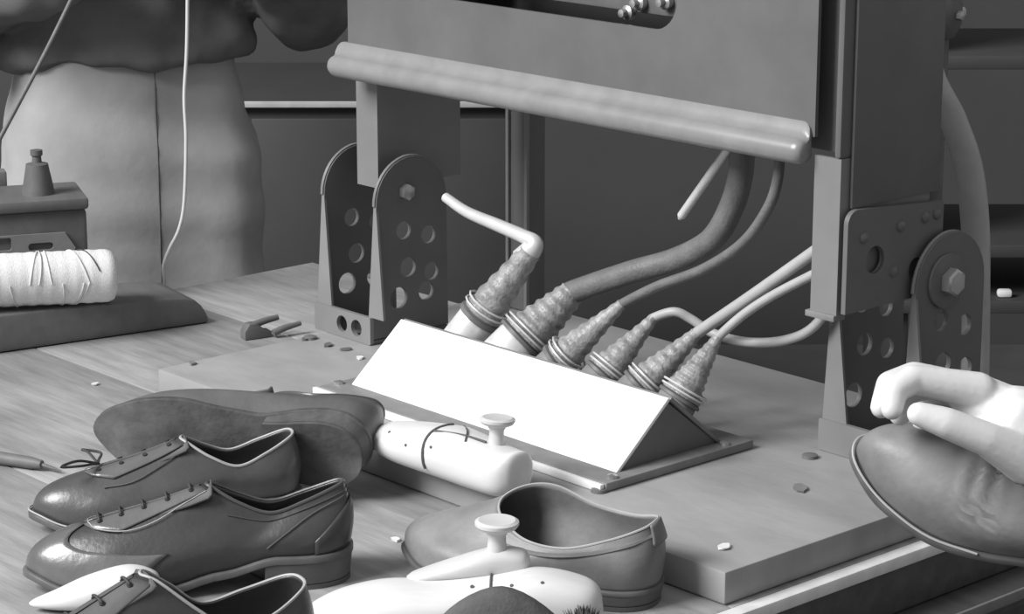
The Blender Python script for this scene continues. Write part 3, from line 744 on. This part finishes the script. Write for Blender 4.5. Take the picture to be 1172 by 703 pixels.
# front last, long, with a separate instep block and peg
h, t = at(690, 738), at(345, 735)
l2 = thing('shoe_last', 'long pale wooden last with instep block and mushroom peg at the front', 'shoe last', shoe_mtx(h, t, 0, 0), 'wooden lasts')
LL = (t-h).length
secs = [(0.0, .004, .018, .032, 0, 1), (.015, .018, .008, .048, 0, .8), (.08, .028, .002, .056, 0, .7), (.22, .030, .001, .062, 0, .7), (.38, .029, .006, .056, 0, .75), (.55, .034, .006, .051, 0, .85), (.72, .040, .003, .050, 0, .9), (.86, .038, .004, .042, 0, .9), (.95, .026, .008, .033, 0, .9), (.99, .012, .013, .026, 0, .95), (1.0, .003, .017, .021, 0, 1)]
V, Fc = last_geo(LL, secs); mk('body', V, Fc, 'last', l2, 60)
tube('groove', ring_at(LL, secs, .37, 0.0006, 0, 180), 0.0010, 'line', l2, 6, smooth=False)
for x, an in ((.30, 60), (.43, 70), (.20, 62)):
    p = ring_at(LL, secs, x, 0.0002, an, an, 1)[0]; lathe('nail_hole', [(0.0001, -.001), (0.0016, -.001), (0.0016, .0005), (0.0001, .0006)], 'line', l2, 8, Matrix.Translation(p) @ Matrix.Rotation(math.radians(-30), 4, 'X'))
ins = [(0.0, .004, .0, .014, 0, 1), (.06, .012, 0, .020, 0, .8), (.30, .015, 0, .022, 0, .8), (.60, .015, 0, .015, 0, .8), (.92, .011, 0, .006, 0, .9), (1.0, .003, .001, .003, 0, 1)]
V, Fc = last_geo(0.10, ins)
sh_ = Matrix.Translation((LL*0.24, -0.020, 0.0535)) @ Matrix.Rotation(math.radians(4), 4, 'Y')
mk('instep_block', [sh_ @ v for v in V], Fc, 'last_cut', l2, 60)
peg(l2, sh_ @ Vector((0.026, 0, 0.019)), 'last_cut', 1.0)
# dark dome added for the shaded hollow on its near side
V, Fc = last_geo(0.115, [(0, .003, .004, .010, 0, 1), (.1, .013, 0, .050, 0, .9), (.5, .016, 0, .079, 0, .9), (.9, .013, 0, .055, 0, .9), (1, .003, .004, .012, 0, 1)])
pd_ = thing('hollow_shade', 'added dark dome standing in for the shaded hollow of the front last', 'shade_dome', shoe_mtx(at(660, 782), at(520, 782)))
mk('shade_dome', V, Fc, 'lastdark', pd_, 80)
# dark brush tip at the bottom edge
bt = thing('brush', 'dark fuzzy brush tip at the heel of the front last', 'brush', Matrix.Translation(at(668, 770)))
V, Fc = ellipsoid_geo((0, 0, 0.024), (0.026, 0.02, 0.024), None, 14, 9); mk('bristle_pad', V, Fc, 'lastdark', bt, 80)
bv = []; bf = []
for i in range(160):
    th_ = random.uniform(0, 2*math.pi); ph = random.uniform(0, 1.4)
    d = Vector((math.sin(ph)*math.cos(th_), math.sin(ph)*math.sin(th_), math.cos(ph))); p = Vector((d.x*.026, d.y*.02, .024+d.z*.024))
    v, f = tube_geo([p*1.0, p+d*random.uniform(.004, .008)], [0.0008, 0.0002], 4, smooth=False); k = len(bv); bv += v; bf += [tuple(j+k for j in q) for q in f]
br = mk('bristles', bv, bf, 'lastdark', bt, 80); br['kind'] = 'stuff'
# pale pointed last toe sticking out at the left of the front shoe
h, t = at(185, 694), at(34, 700)
l3 = thing('shoe_last', 'pale pointed last with only its toe showing beside the front shoe', 'shoe last', shoe_mtx(h, t, 0, 0), 'wooden lasts')
LL = (t-h).length
secs = [(0.0, .004, .010, .020, 0, 1), (.04, .014, .004, .030, 0, .8), (.25, .020, .001, .036, 0, .8), (.55, .020, .001, .028, 0, .85), (.80, .013, .002, .017, 0, .9), (.95, .006, .004, .011, 0, .9), (1.0, .001, .006, .008, 0, 1)]
V, Fc = last_geo(LL, secs); mk('body', V, Fc, 'last', l3, 60)

# ------------------------------------------------------------------ left of the bench: block, spool, device, string
bp0, bp1 = at(0, 405), at(240, 370)
yaw = math.atan2(bp1.y-bp0.y, bp1.x-bp0.x); dlen = (bp1-bp0).length
mb = Matrix.Translation(bp1) @ Matrix.Rotation(yaw, 4, 'Z')
blk = thing('block', 'long dark block with rounded end lying on the bench under the thread spool', 'block', mb)
H0 = 0.042
prof = [(0, 0.001), (-0.003, 0.012), (-0.009, 0.022), (-0.017, 0.030), (-0.030, 0.0345), (-0.060, 0.037), (-0.14, 0.041), (-0.30, 0.046), (-0.42, 0.047), (-0.42, 0.001)]
bo = extrude_poly('body', prof, 0.0, 0.105, 'block', blk, None, 0.003)
# spool of white thread lying on the block
sr = 0.031
c0 = onb(0, 0, 0)
pr = at(131, 315, 0.0735); pl_ = at(0, 321, 0.0785)
dv = (pl_-pr).normalized()
spm = Matrix.Translation(pr) @ dv.to_track_quat('Z', 'Y').to_matrix().to_4x4()
sp_ = thing('thread_spool', 'fat spool of white thread lying on the dark block', 'spool', Matrix.Identity(4))
spf = [(0.0001, 0.001), (0.012, 0.001), (0.024, 0.0005), (sr*0.93, 0.003), (sr, 0.010)]
n = 46
for i in range(n+1): spf.append((sr*(1+0.012*math.sin(i*1.7)+0.006*math.sin(i*5.1)), 0.012+0.20*i/n))
spf += [(sr*0.9, 0.216), (0.0001, 0.217)]
tb = lathe('thread_body', spf, 'thread', sp_, 40, None, 80)
lathe('core', [(0.004, -0.0015), (0.0095, -0.0015), (0.0095, 0.219), (0.004, 0.219)], 'last_cut', sp_, 16)
for z0_, ph in ((0.035, 0.0), (0.06, 1.0), (0.085, 2.1), (0.110, 4)):
    tube('loose_strand', [Vector(((sr+0.0006)*math.cos(x), (sr+0.0006)*math.sin(x), z0_+0.022*math.sin(x*0.5+ph))) for x in np.linspace(0, 6.283, 30)], 0.0009, 'string', sp_, 6, smooth=False)
tube('loose_strand', [Vector(((sr+0.0008)*math.cos(x), (sr+0.0008)*math.sin(x), 0.030+0.012*(x-1))) for x in np.linspace(0.4, 4.2, 24)], 0.0007, 'lace', sp_, 6, smooth=False)
sp_.matrix_world = spm

# dark device behind the spool
dvm = Matrix.Translation(at(106, 352)) @ Matrix.Rotation(math.radians(18), 4, 'Z')
dev = thing('bench_device', 'dark metal device with a knobbed spindle and slotted pale plate behind the spool', 'device', dvm)
box('body', (-0.30, 0.0, 0.001), (-0.002, 0.09, 0.125), 'iron', dev, 0.006)
box('top_cover', (-0.30, -0.008, 0.125), (0.0, 0.098, 0.140), 'block', dev, 0.004)
box('rail', (-0.30, 0.098, 0.135), (-0.085, 0.120, 0.158), 'flange', dev, 0.003)
kx = -0.055
lathe('spindle', [(0.0001, 0.138), (0.020, 0.138), (0.0185, 0.150), (0.015, 0.168), (0.0135, 0.177), (0.006, 0.179), (0.0055, 0.186), (0.0075, 0.188), (0.0075, 0.194), (0.0001, 0.1955)], 'iron', dev, 18, Matrix.Translation((kx, 0.035, 0)))
sp2 = plate('slotted_plate', [(-0.28, 0.055), (-0.035, 0.055), (-0.018, 0.078), (-0.030, 0.098), (-0.28, 0.098)], [slot(-0.075, -0.045, 0.078, 0.087, 0.004, 4), slot(-0.16, -0.095, 0.080, 0.096, 0.003, 4)], 0.004, 'flange', dev, Matrix.Translation((0, -0.0035, 0)) @ ROT_AZ)
# hanging string
st = thing('string', 'pale string hanging straight down to the bench beside the standing person', 'string', Matrix.Identity(4))
pb = at(187, 327, 0.001)
ys = pb.y
spath = [pb+Vector((-0.02, -0.01, 0.0005)), pb, ony(187, 305, ys), ony(194, 285, ys), ony(205, 262, ys), ony(211, 230, ys), ony(213, 160, ys), ony(211, 110, ys), ony(214, 50, ys), ony(215, -60, ys), ony(216, -260, ys)]
tube('strand', spath, 0.0024, 'string', st, 8, 6)
rod2 = thing('thread_rod', 'thin dark rod slanting across the upper left corner', 'rod', Matrix.Identity(4))
tube('shaft', [ony(-25, 205, 2.72), ony(30, 102, 2.78), ony(62, 40, 2.82), ony(110, -60, 2.88)], 0.0026, 'hose', rod2, 8, 4)

# little tools and scraps
tl = thing('awl', 'small dark pointed tool lying at the left edge of the bench', 'tool', Matrix.Translation(at(70, 543)) @ Matrix.Rotation(math.radians(156), 4, 'Z'))
lathe('handle', [(0.0001, 0.022), (0.004, 0.022), (0.006, 0.035), (0.0065, 0.07), (0.0055, 0.10), (0.0001, 0.104)], 'block', tl, 12, Matrix.Translation((0, 0, 0.0072)) @ Matrix.Rotation(math.radians(90), 4, 'Y'))
tube('blade', [(0.0, 0, 0.003), (0.01, 0, 0.005), (0.024, 0, 0.0072)], [0.0006, 0.0016, 0.0022], 'iron', tl, 8)
# wire clip on the bench behind the board
cl = thing('clamp', 'small dark clamp with two prongs lying beside the left foot', 'clamp', Matrix.Translation(at(290, 388)) @ Matrix.Rotation(math.radians(30), 4, 'Z'))
pr_ = [(-0.012, 0.0005), (0.022, 0.0005), (0.022, 0.008), (0.014, 0.010), (0.004, 0.019), (-0.006, 0.019), (-0.012, 0.010)]
extrude_poly('body', pr_, -0.004, 0.010, 'paint_dark_shade', cl, None, 0.001)
tube('prong', [(0.002, 0.003, 0.016), (0.018, 0.004, 0.019), (0.034, 0.004, 0.021)], [0.0045, 0.0042, 0.0035], 'iron', cl, 8)
tube('prong', [(0.022, -0.008, 0.006), (0.036, -0.008, 0.010), (0.058, -0.007, 0.013)], [0.0045, 0.0042, 0.003], 'iron', cl, 8)
def scrap(u, v, z, size, label, m='chip', name='scrap'):
    p = at(u, v, z); n = 7; V = []; Fc = []
    rnd = random.Random(int(u*7+v))
    for zz in (0.0006, 0.0024):
        for k in range(n):
            a = 2*math.pi*k/n; r = size*rnd.uniform(0.6, 1.0); V.append(Vector((r*1.6*math.cos(a), r*math.sin(a), zz)))
    Fc = [tuple(range(n))[::-1], tuple(range(n, 2*n))]+[(k, (k+1) % n, (k+1) % n+n, k+n) for k in range(n)]
    o = mk(name, V, Fc, m, None, 30); o.matrix_world = Matrix.Translation((p.x, p.y, z)) @ Matrix.Rotation(rnd.uniform(0, 3), 4, 'Z')
    return tag(o, label, 'scrap')
scrap(453, 619, 0, 0.0045, 'small white leather scrap on the bench beside the dark wing tip shoe')
scrap(829, 628, SB, 0.0060, 'pale scrap on the slab near its front corner')
scrap(916, 560, SB, 0.0085, 'larger pale flake on the slab below the right foot', 'flange')
scrap(412, 411, SB, 0.0045, 'white scrap on the slab just left of the white box')
scrap(109, 441, 0, 0.0035, 'tiny white scrap on the bench left of the slab corner')
scrap(220, 417, SB, 0.005, 'pale dust flake on the left corner of the slab', 'flange')
scrap(350, 389, SB, 0.005, 'dark scrap on the slab in front of the left foot', 'iron')
scrap(375, 396, SB, 0.006, 'dark curl of leather on the slab nearest the left foot base', 'iron')
scrap(396, 401, SB, 0.005, 'dark crumb on the slab between the left foot and white box', 'iron')

# ------------------------------------------------------------------ background furniture
cabn = thing('cabinet', 'dim cabinet with a thin pale top edge far behind the machine', 'cabinet', Matrix.Identity(4))
yb = 4.3
pl0, pl1 = ony(285, 109, yb), ony(597, 124, yb)
zt = (pl0.z+pl1.z)/2
x0, x1 = pl0.x-0.25, ony(597, 124, yb).x
cm = Matrix.Translation((x1, yb, FZ)); cabn.matrix_world = cm
hh = zt-FZ
box('carcass', (x0-x1, 0.012, 0.0), (0, 0.45, hh-0.012), 'cab', cabn, 0.003)
box('top', (x0-x1-0.01, -0.005, hh-0.012), (0.004, 0.46, hh), 'cab', cabn, 0.002)
box('edge_strip', (x0-x1-0.01, -0.010, hh-0.009), (0.004, -0.0055, hh+0.002), 'edge_pale', cabn, 0.001)
for i in range(3):
    w = (x1-x0)/3
    dd = box('door', (x0-x1+i*w+0.008, 0, 0.06), (x0-x1+(i+1)*w-0.008, 0.0115, hh-0.03), 'cab', cabn, 0.003)
    lathe('knob', [(0.0001, 0), (0.008, 0), (0.012, 0.015), (0.008, 0.022), (0.0001, 0.023)], 'iron', dd, 12, Matrix.Translation((x0-x1+(i+0.9)*w, -0.0005, hh*0.6)) @ Matrix.Rotation(math.radians(90), 4, 'X'))
# right: stand pipe with union and a curved hose, shelf beyond
pipe = thing('stand_pipe', 'dark upright pipe with bolted union right of the machine', 'pipe', Matrix.Translation((ony(1063, 230, 2.9).x, 2.9, FZ)))
zt_ = ony(1063, 15, 2.9).z-FZ
lathe('shaft', [(0.0001, 0), (0.016, 0), (0.016, 2.0), (0.0001, 2.0)], 'iron', pipe, 16)
lathe('union', [(0.016, zt_-0.030), (0.022, zt_-0.028), (0.030, zt_-0.012), (0.030, zt_+0.012), (0.022, zt_+0.03), (0.016, zt_+0.032)], 'iron', pipe, 20)
for k in range(6):
    a = 2*math.pi*k/6+0.3
    lathe('union_bolt', [(0.0001, 0), (0.006, 0), (0.006, 0.006), (0.0001, 0.0075)], 'steel', pipe, 6, Matrix.Translation((0.030*math.cos(a), 0.030*math.sin(a), zt_)) @ Matrix.Rotation(a, 4, 'Z') @ Matrix.Rotation(math.radians(90), 4, 'Y'))
hs = thing('hose', 'thick hose with light painted into its pale tone arching down behind the right foot', 'hose', Matrix.Identity(4))
yh = 2.75
tube('hose_body', [ony(1062, 40, yh+.03), ony(1072, 90, yh+.01), ony(1090, 135, yh), ony(1108, 190, yh), ony(1116, 255, yh), ony(1117, 330, yh), ony(1116, 430, yh), ony(1112, 560, yh), (ony(1112, 560, yh).x, yh, FZ+0.02), ], [0.008, 0.011, 0.0155, 0.0165, 0.0165, 0.0165, 0.0165, 0.0165, 0.0165], 'cord', hs, 14, 8)  # paler colour makes up for the light missing on this hose
tube('cuff', [ony(1060, 20, yh+.03), ony(1062, 42, yh+.03)], 0.012, 'iron', hs, 12, smooth=False)
bx = thing('shelf_rack', 'dim rack with two rails beyond the hose at the right', 'rack', Matrix.Translation((ony(1240, 330, 3.6).x, 3.6, FZ)))
for zz in (ony(1150, 72, 3.6).z, ony(1150, 288, 3.6).z, ony(1150, 352, 3.6).z):
    box('rail', (-0.30, 0, zz-FZ-0.010), (0.40, 0.30, zz-FZ+0.010), 'cab', bx, 0.002)
for xx in (-0.29, 0.36):
    box('upright', (xx, 0.02, 0.0), (xx+0.03, 0.28, 2.0), 'cab', bx, 0.003)
wc = tag(box('porcelain_knob', (-0.011, -0.008, 0), (0.011, 0.008, 0.012), 'chip', None, 0.004), 'small white knob on the rack rail at the right edge', 'knob')
wc.matrix_world = Matrix.Translation((ony(1150, 342, 3.62).x, 3.625, ony(1150, 352, 3.6).z+0.0105))

# ------------------------------------------------------------------ standing person at the end of the bench
py = 3.33
pcx = ony(150, 200, py).x
pm = Matrix.Translation((pcx, py, FZ)) @ Matrix.Rotation(math.radians(17), 4, 'Z')      # local -y is the way the person faces
per = thing('person', 'person in dark jacket and pale loose trousers standing at the bench end', 'person', pm)
hipz = 0.95
def arm(sx, elbow, wrist, r=(0.045, 0.038, 0.028)):
    shd = Vector((sx*0.19, 0.0, 1.40)); return [capsule_geo(shd, r[0], elbow, r[1]), capsule_geo(elbow, r[1], wrist, r[2])]
elR, wrR = Vector((0.245, -0.05, 1.10)), Vector((0.115, -0.22, 1.215))
elL, wrL = Vector((-0.235, -0.06, 1.12)), Vector((-0.060, -0.22, 1.20))
def hand_geo(w, d, up, side, curl=0.7, sc=1.0):
    """palm and five fingers from wrist w pointing along d; side = thumb side"""
    d = d.normalized(); side = (side-d*side.dot(d)).normalized(); up = side.cross(d).normalized()*(1 if side.cross(d).dot(up) > 0 else -1)
    g = [capsule_geo(w, 0.026*sc, w+d*0.045*sc, 0.030*sc)]
    for i, (o, L) in enumerate(((0.030, .072), (0.010, .080), (-0.010, .074), (-0.029, .058))):
        root = w+d*0.082*sc+side*o*sc
        g.append(capsule_geo(w+d*0.02*sc+side*o*0.6*sc, 0.016*sc, root, 0.0115*sc))
        a = w*0+root; ang = 0.35*curl; dirn = d
        for k, fl in enumerate((0.45, 0.30, 0.25)):
            ang_k = curl*(0.5+0.6*k); dirn = (d*math.cos(ang_k)-up*math.sin(ang_k)).normalized()
            b = a+dirn*(L*fl*sc); g.append(capsule_geo(a, (0.0105-0.001*k)*sc, b, (0.0098-0.001*k)*sc)); a = b
    t0 = w+d*0.025*sc+side*0.022*sc; t1_ = t0+(d*0.6+side*0.7-up*0.3).normalized()*0.038*sc; t2 = t1_+(d*0.9+side*0.1-up*0.4).normalized()*0.034*sc; t3 = t2+(d*0.9-side*0.2-up*0.4).normalized()*0.026*sc
    g += [capsule_geo(t0, .017*sc, t1_, .0135*sc), capsule_geo(t1_, .0125*sc, t2, .0115*sc), capsule_geo(t2, .011*sc, t3, .009*sc)]
    return g
geos = [eloft([(0, 0, 0.88, .13, .09), (0, 0, .98, .15, .10), (0, 0, 1.15, .13, .09), (0, 0, 1.32, .16, .10), (0, 0, 1.42, .15, .08), (0, 0, 1.47, .07, .06)]),
        capsule_geo((0, 0, 1.44), .058, (0, -0.02, 1.56), .052),
        ellipsoid_geo((0, -0.035, 1.655), (0.075, 0.095, 0.118)), ellipsoid_geo((0, -0.060, 1.60), (0.056, 0.068, 0.066)),
        ellipsoid_geo((0, -0.134, 1.640), (0.012, 0.018, 0.022)), ellipsoid_geo((0, -0.126, 1.590), (0.024, 0.010, 0.009)),
        ellipsoid_geo((0.076, -0.02, 1.65), (0.010, 0.02, 0.032)), ellipsoid_geo((-0.076, -0.02, 1.65), (0.010, 0.02, 0.032)),
        ellipsoid_geo((0, -0.118, 1.678), (0.055, 0.014, 0.010))]
for sx in (-1, 1):
    geos += [capsule_geo((sx*.085, 0, .90), .085, (sx*.095, 0, .50), .058), capsule_geo((sx*.095, 0, .50), .056, (sx*.10, .01, .09), .038),
             capsule_geo((sx*.10, .02, .05), .042, (sx*.11, -.14, .035), .032)]
geos += arm(1, elR, wrR)+arm(-1, elL, wrL)
geos += hand_geo(wrR, Vector((-0.75, -0.55, 0.05)), Vector((0, -.3, 1)), Vector((-.3, 0.2, .9)), 0.9)
geos += hand_geo(wrL, Vector((0.65, -0.5, 0.15)), Vector((0, -.3, 1)), Vector((.3, 0.2, .9)), 0.9)
blob('body', geos, 0.006, 'skin2', per, 4)
for sx in (-1, 1):
    V, Fc = ellipsoid_geo((sx*0.030, -0.118, 1.658), (0.012, 0.008, 0.006), None, 10, 6); mk('eye', V, Fc, 'eyelet', per, 80)
V, Fc = ellipsoid_geo((0, -0.015, 1.70), (0.083, 0.098, 0.092), None, 20, 12); mk('hair', V, Fc, 'hair', per, 80)
def fold(p):
    return 0.014*noise.noise(Vector((p.x*8, p.y*7, p.z*2.2)))+0.008*noise.noise(Vector((p.x*4+p.z*10, p.y*4, p.z*14)))
tg = [eloft([(0, .0, .62, .175, .125), (0, 0, .78, .183, .130), (0, 0, .90, .178, .128), (0, 0, .99, .155, .115), (0, 0, 1.075, .140, .108)], 48, 0.5)]
for sx in (-1, 1): tg.append(eloft([(sx*.102, .0, .10, .092, .10), (sx*.100, 0, .35, .092, .105), (sx*.094, 0, .60, .094, .118), (sx*.088, -.004, .80, .096, .125), (sx*.080, 0, .95, .08, .11)], 24))
blob('trousers', tg, 0.007, 'cloth', per, 5, fold)
from mathutils.bvhtree import BVHTree
trs = [c for c in per.children if c.name.startswith('trousers')][0]
bvh = BVHTree.FromPolygons([v.co.copy() for v in trs.data.vertices], [tuple(p.vertices) for p in trs.data.polygons])
def on_front(x, z, off=0.0):
    hit = bvh.ray_cast(Vector((x, -1.0, z)), Vector((0, 1, 0)))[0]
    return Vector((x, hit.y-off, z)) if hit else Vector((x, -0.12, z))
tube('fly_seam', [on_front(0.020-0.004*i/16, 1.03-0.028*i, -0.001) for i in range(17)], 0.0022, 'jacket', per, 6, smooth=False)
jg = [eloft([(0, 0, 1.035, .172, .132), (0, 0, 1.075, .168, .130), (0, 0, 1.15, .155, .122), (0, 0, 1.32, .185, .125), (0, 0, 1.41, .180, .105), (0, 0, 1.46, .09, .08)], 48, 0.62)]
jg += [capsule_geo((0.19, 0, 1.40), .068, elR, .064), capsule_geo(elR, .064, elR+(wrR-elR)*0.72, .052), capsule_geo((-0.19, 0, 1.40), .068, elL, .064), capsule_geo(elL, .064, elL+(wrL-elL)*0.72, .052)]
blob('jacket', jg, 0.008, 'jacket', per, 4, lambda p: 0.020*noise.noise(Vector((p.x*9, p.y*9, p.z*14)))+0.007*noise.noise(p*26))
for sx in (-1, 1):
    V, Fc = last_geo(0.27, [(0, .004, .01, .03, 0, 1), (.05, .03, 0, .07, 0, .8), (.4, .04, 0, .075, 0, .8), (.7, .045, 0, .06, 0, .85), (.95, .03, 0, .04, 0, .9), (1, .004, .01, .02, 0, 1)])
    mtx = Matrix.Translation((sx*.105, .09, 0.0005)) @ Matrix.Rotation(math.radians(-90), 4, 'Z'); mk('boot', [mtx @ v for v in V], Fc, 'leather', per, 60)

# ------------------------------------------------------------------ the held shoe and the hand
yS = 1.86
toe = ony(986, 497, yS); back = ony(1240, 600, yS-0.05)
dx = (toe-back).normalized()                      # heel -> toe
vw = (CAM-toe).normalized()
upv = Vector((0.30, -0.62, 0.72)); upv = (upv-dx*upv.dot(dx)).normalized(); yv = upv.cross(dx)
hm = Matrix(((dx.x, yv.x, upv.x, 0), (dx.y, yv.y, upv.y, 0), (dx.z, yv.z, upv.z, 0), (0, 0, 0, 1)))
LS = 0.28
hm = Matrix.Translation(toe-dx*LS-upv*0.035) @ hm
s6 = thing('shoe', 'creased pale toed shoe held up in a hand at the right edge', 'shoe', hm)
sh = Shoe(LS, False, 0.024, toe_h=0.052, crease=0.0034, width=1.05)
sh.upper('upper', s6, 'leather4', 34); sh.bottom(s6, 'sole'); sh.topline('topline', s6, 'edge', 0.0014)
lace_up(sh, s6, 'leather4', 4, (0.80, 0.96), 3.4, True)
sh.line('welt_stitch', s6, 'edge', [(T+x, 0.02) for x in range(-18, 19, 4)], 0.0010, 0.0035)

hd = thing('person', 'bare hand and cuffed forearm holding up the shoe at the right', 'person', Matrix.Identity(4))
yH = 1.80
def hp_(u, v, dy=0.0): return ony(u, v, yH+dy)
g = []
# wrist, palm and knuckles
wrist = hp_(1235, 545, .0); 
g += [capsule_geo(hp_(1420, 600, .0), .036, wrist, .028)]
g += [capsule_geo(wrist, .028, hp_(1165, 485, .005), .030), capsule_geo(hp_(1190, 500, .0), .030, hp_(1115, 455, .02), .020), capsule_geo(hp_(1175, 520, -.01), .024, hp_(1125, 500, -.005), .014)]
# index finger: over the top and bent down to the toe
def finger(pts, rs):
    return [capsule_geo(pts[i], rs[i], pts[i+1], rs[i+1]) for i in range(len(pts)-1)]
g += finger([hp_(1120, 447, .01), hp_(1045, 434, .0), hp_(1024, 447, -.012), hp_(1021, 468, -.018)], [.0145, .0115, .0102, .0088])
g += finger([hp_(1120, 450, .03), hp_(1046, 431, .025), hp_(1018, 440, .012), hp_(1009, 466, .002)], [.0145, .0118, .0105, .0090])
g += finger([hp_(1128, 458, .05), hp_(1062, 440, .048), hp_(1036, 450, .035), hp_(1030, 475, .025)], [.014, .0115, .0102, .0088])
g += finger([hp_(1140, 470, .068), hp_(1085, 456, .066), hp_(1062, 466, .055), hp_(1056, 486, .048)], [.0125, .010, .0092, .008])
# thumb lying along the top of the shoe
g += finger([hp_(1180, 528, -.02), hp_(1130, 503, -.030), hp_(1082, 484, -.032), hp_(1052, 474, -.030)], [.019, .0135, .0122, .0095])
blob('hand', g, 0.0018, 'skin', hd, 5)
sg_ = [capsule_geo(hp_(1330, 575), .050, hp_(1600, 660, .05), .062), capsule_geo(hp_(1600, 660, .05), .062, hp_(1760, 560, .25), .075)]
blob('sleeve', sg_, 0.006, 'jacket', hd, 4, lambda p: 0.006*noise.noise(p*22))
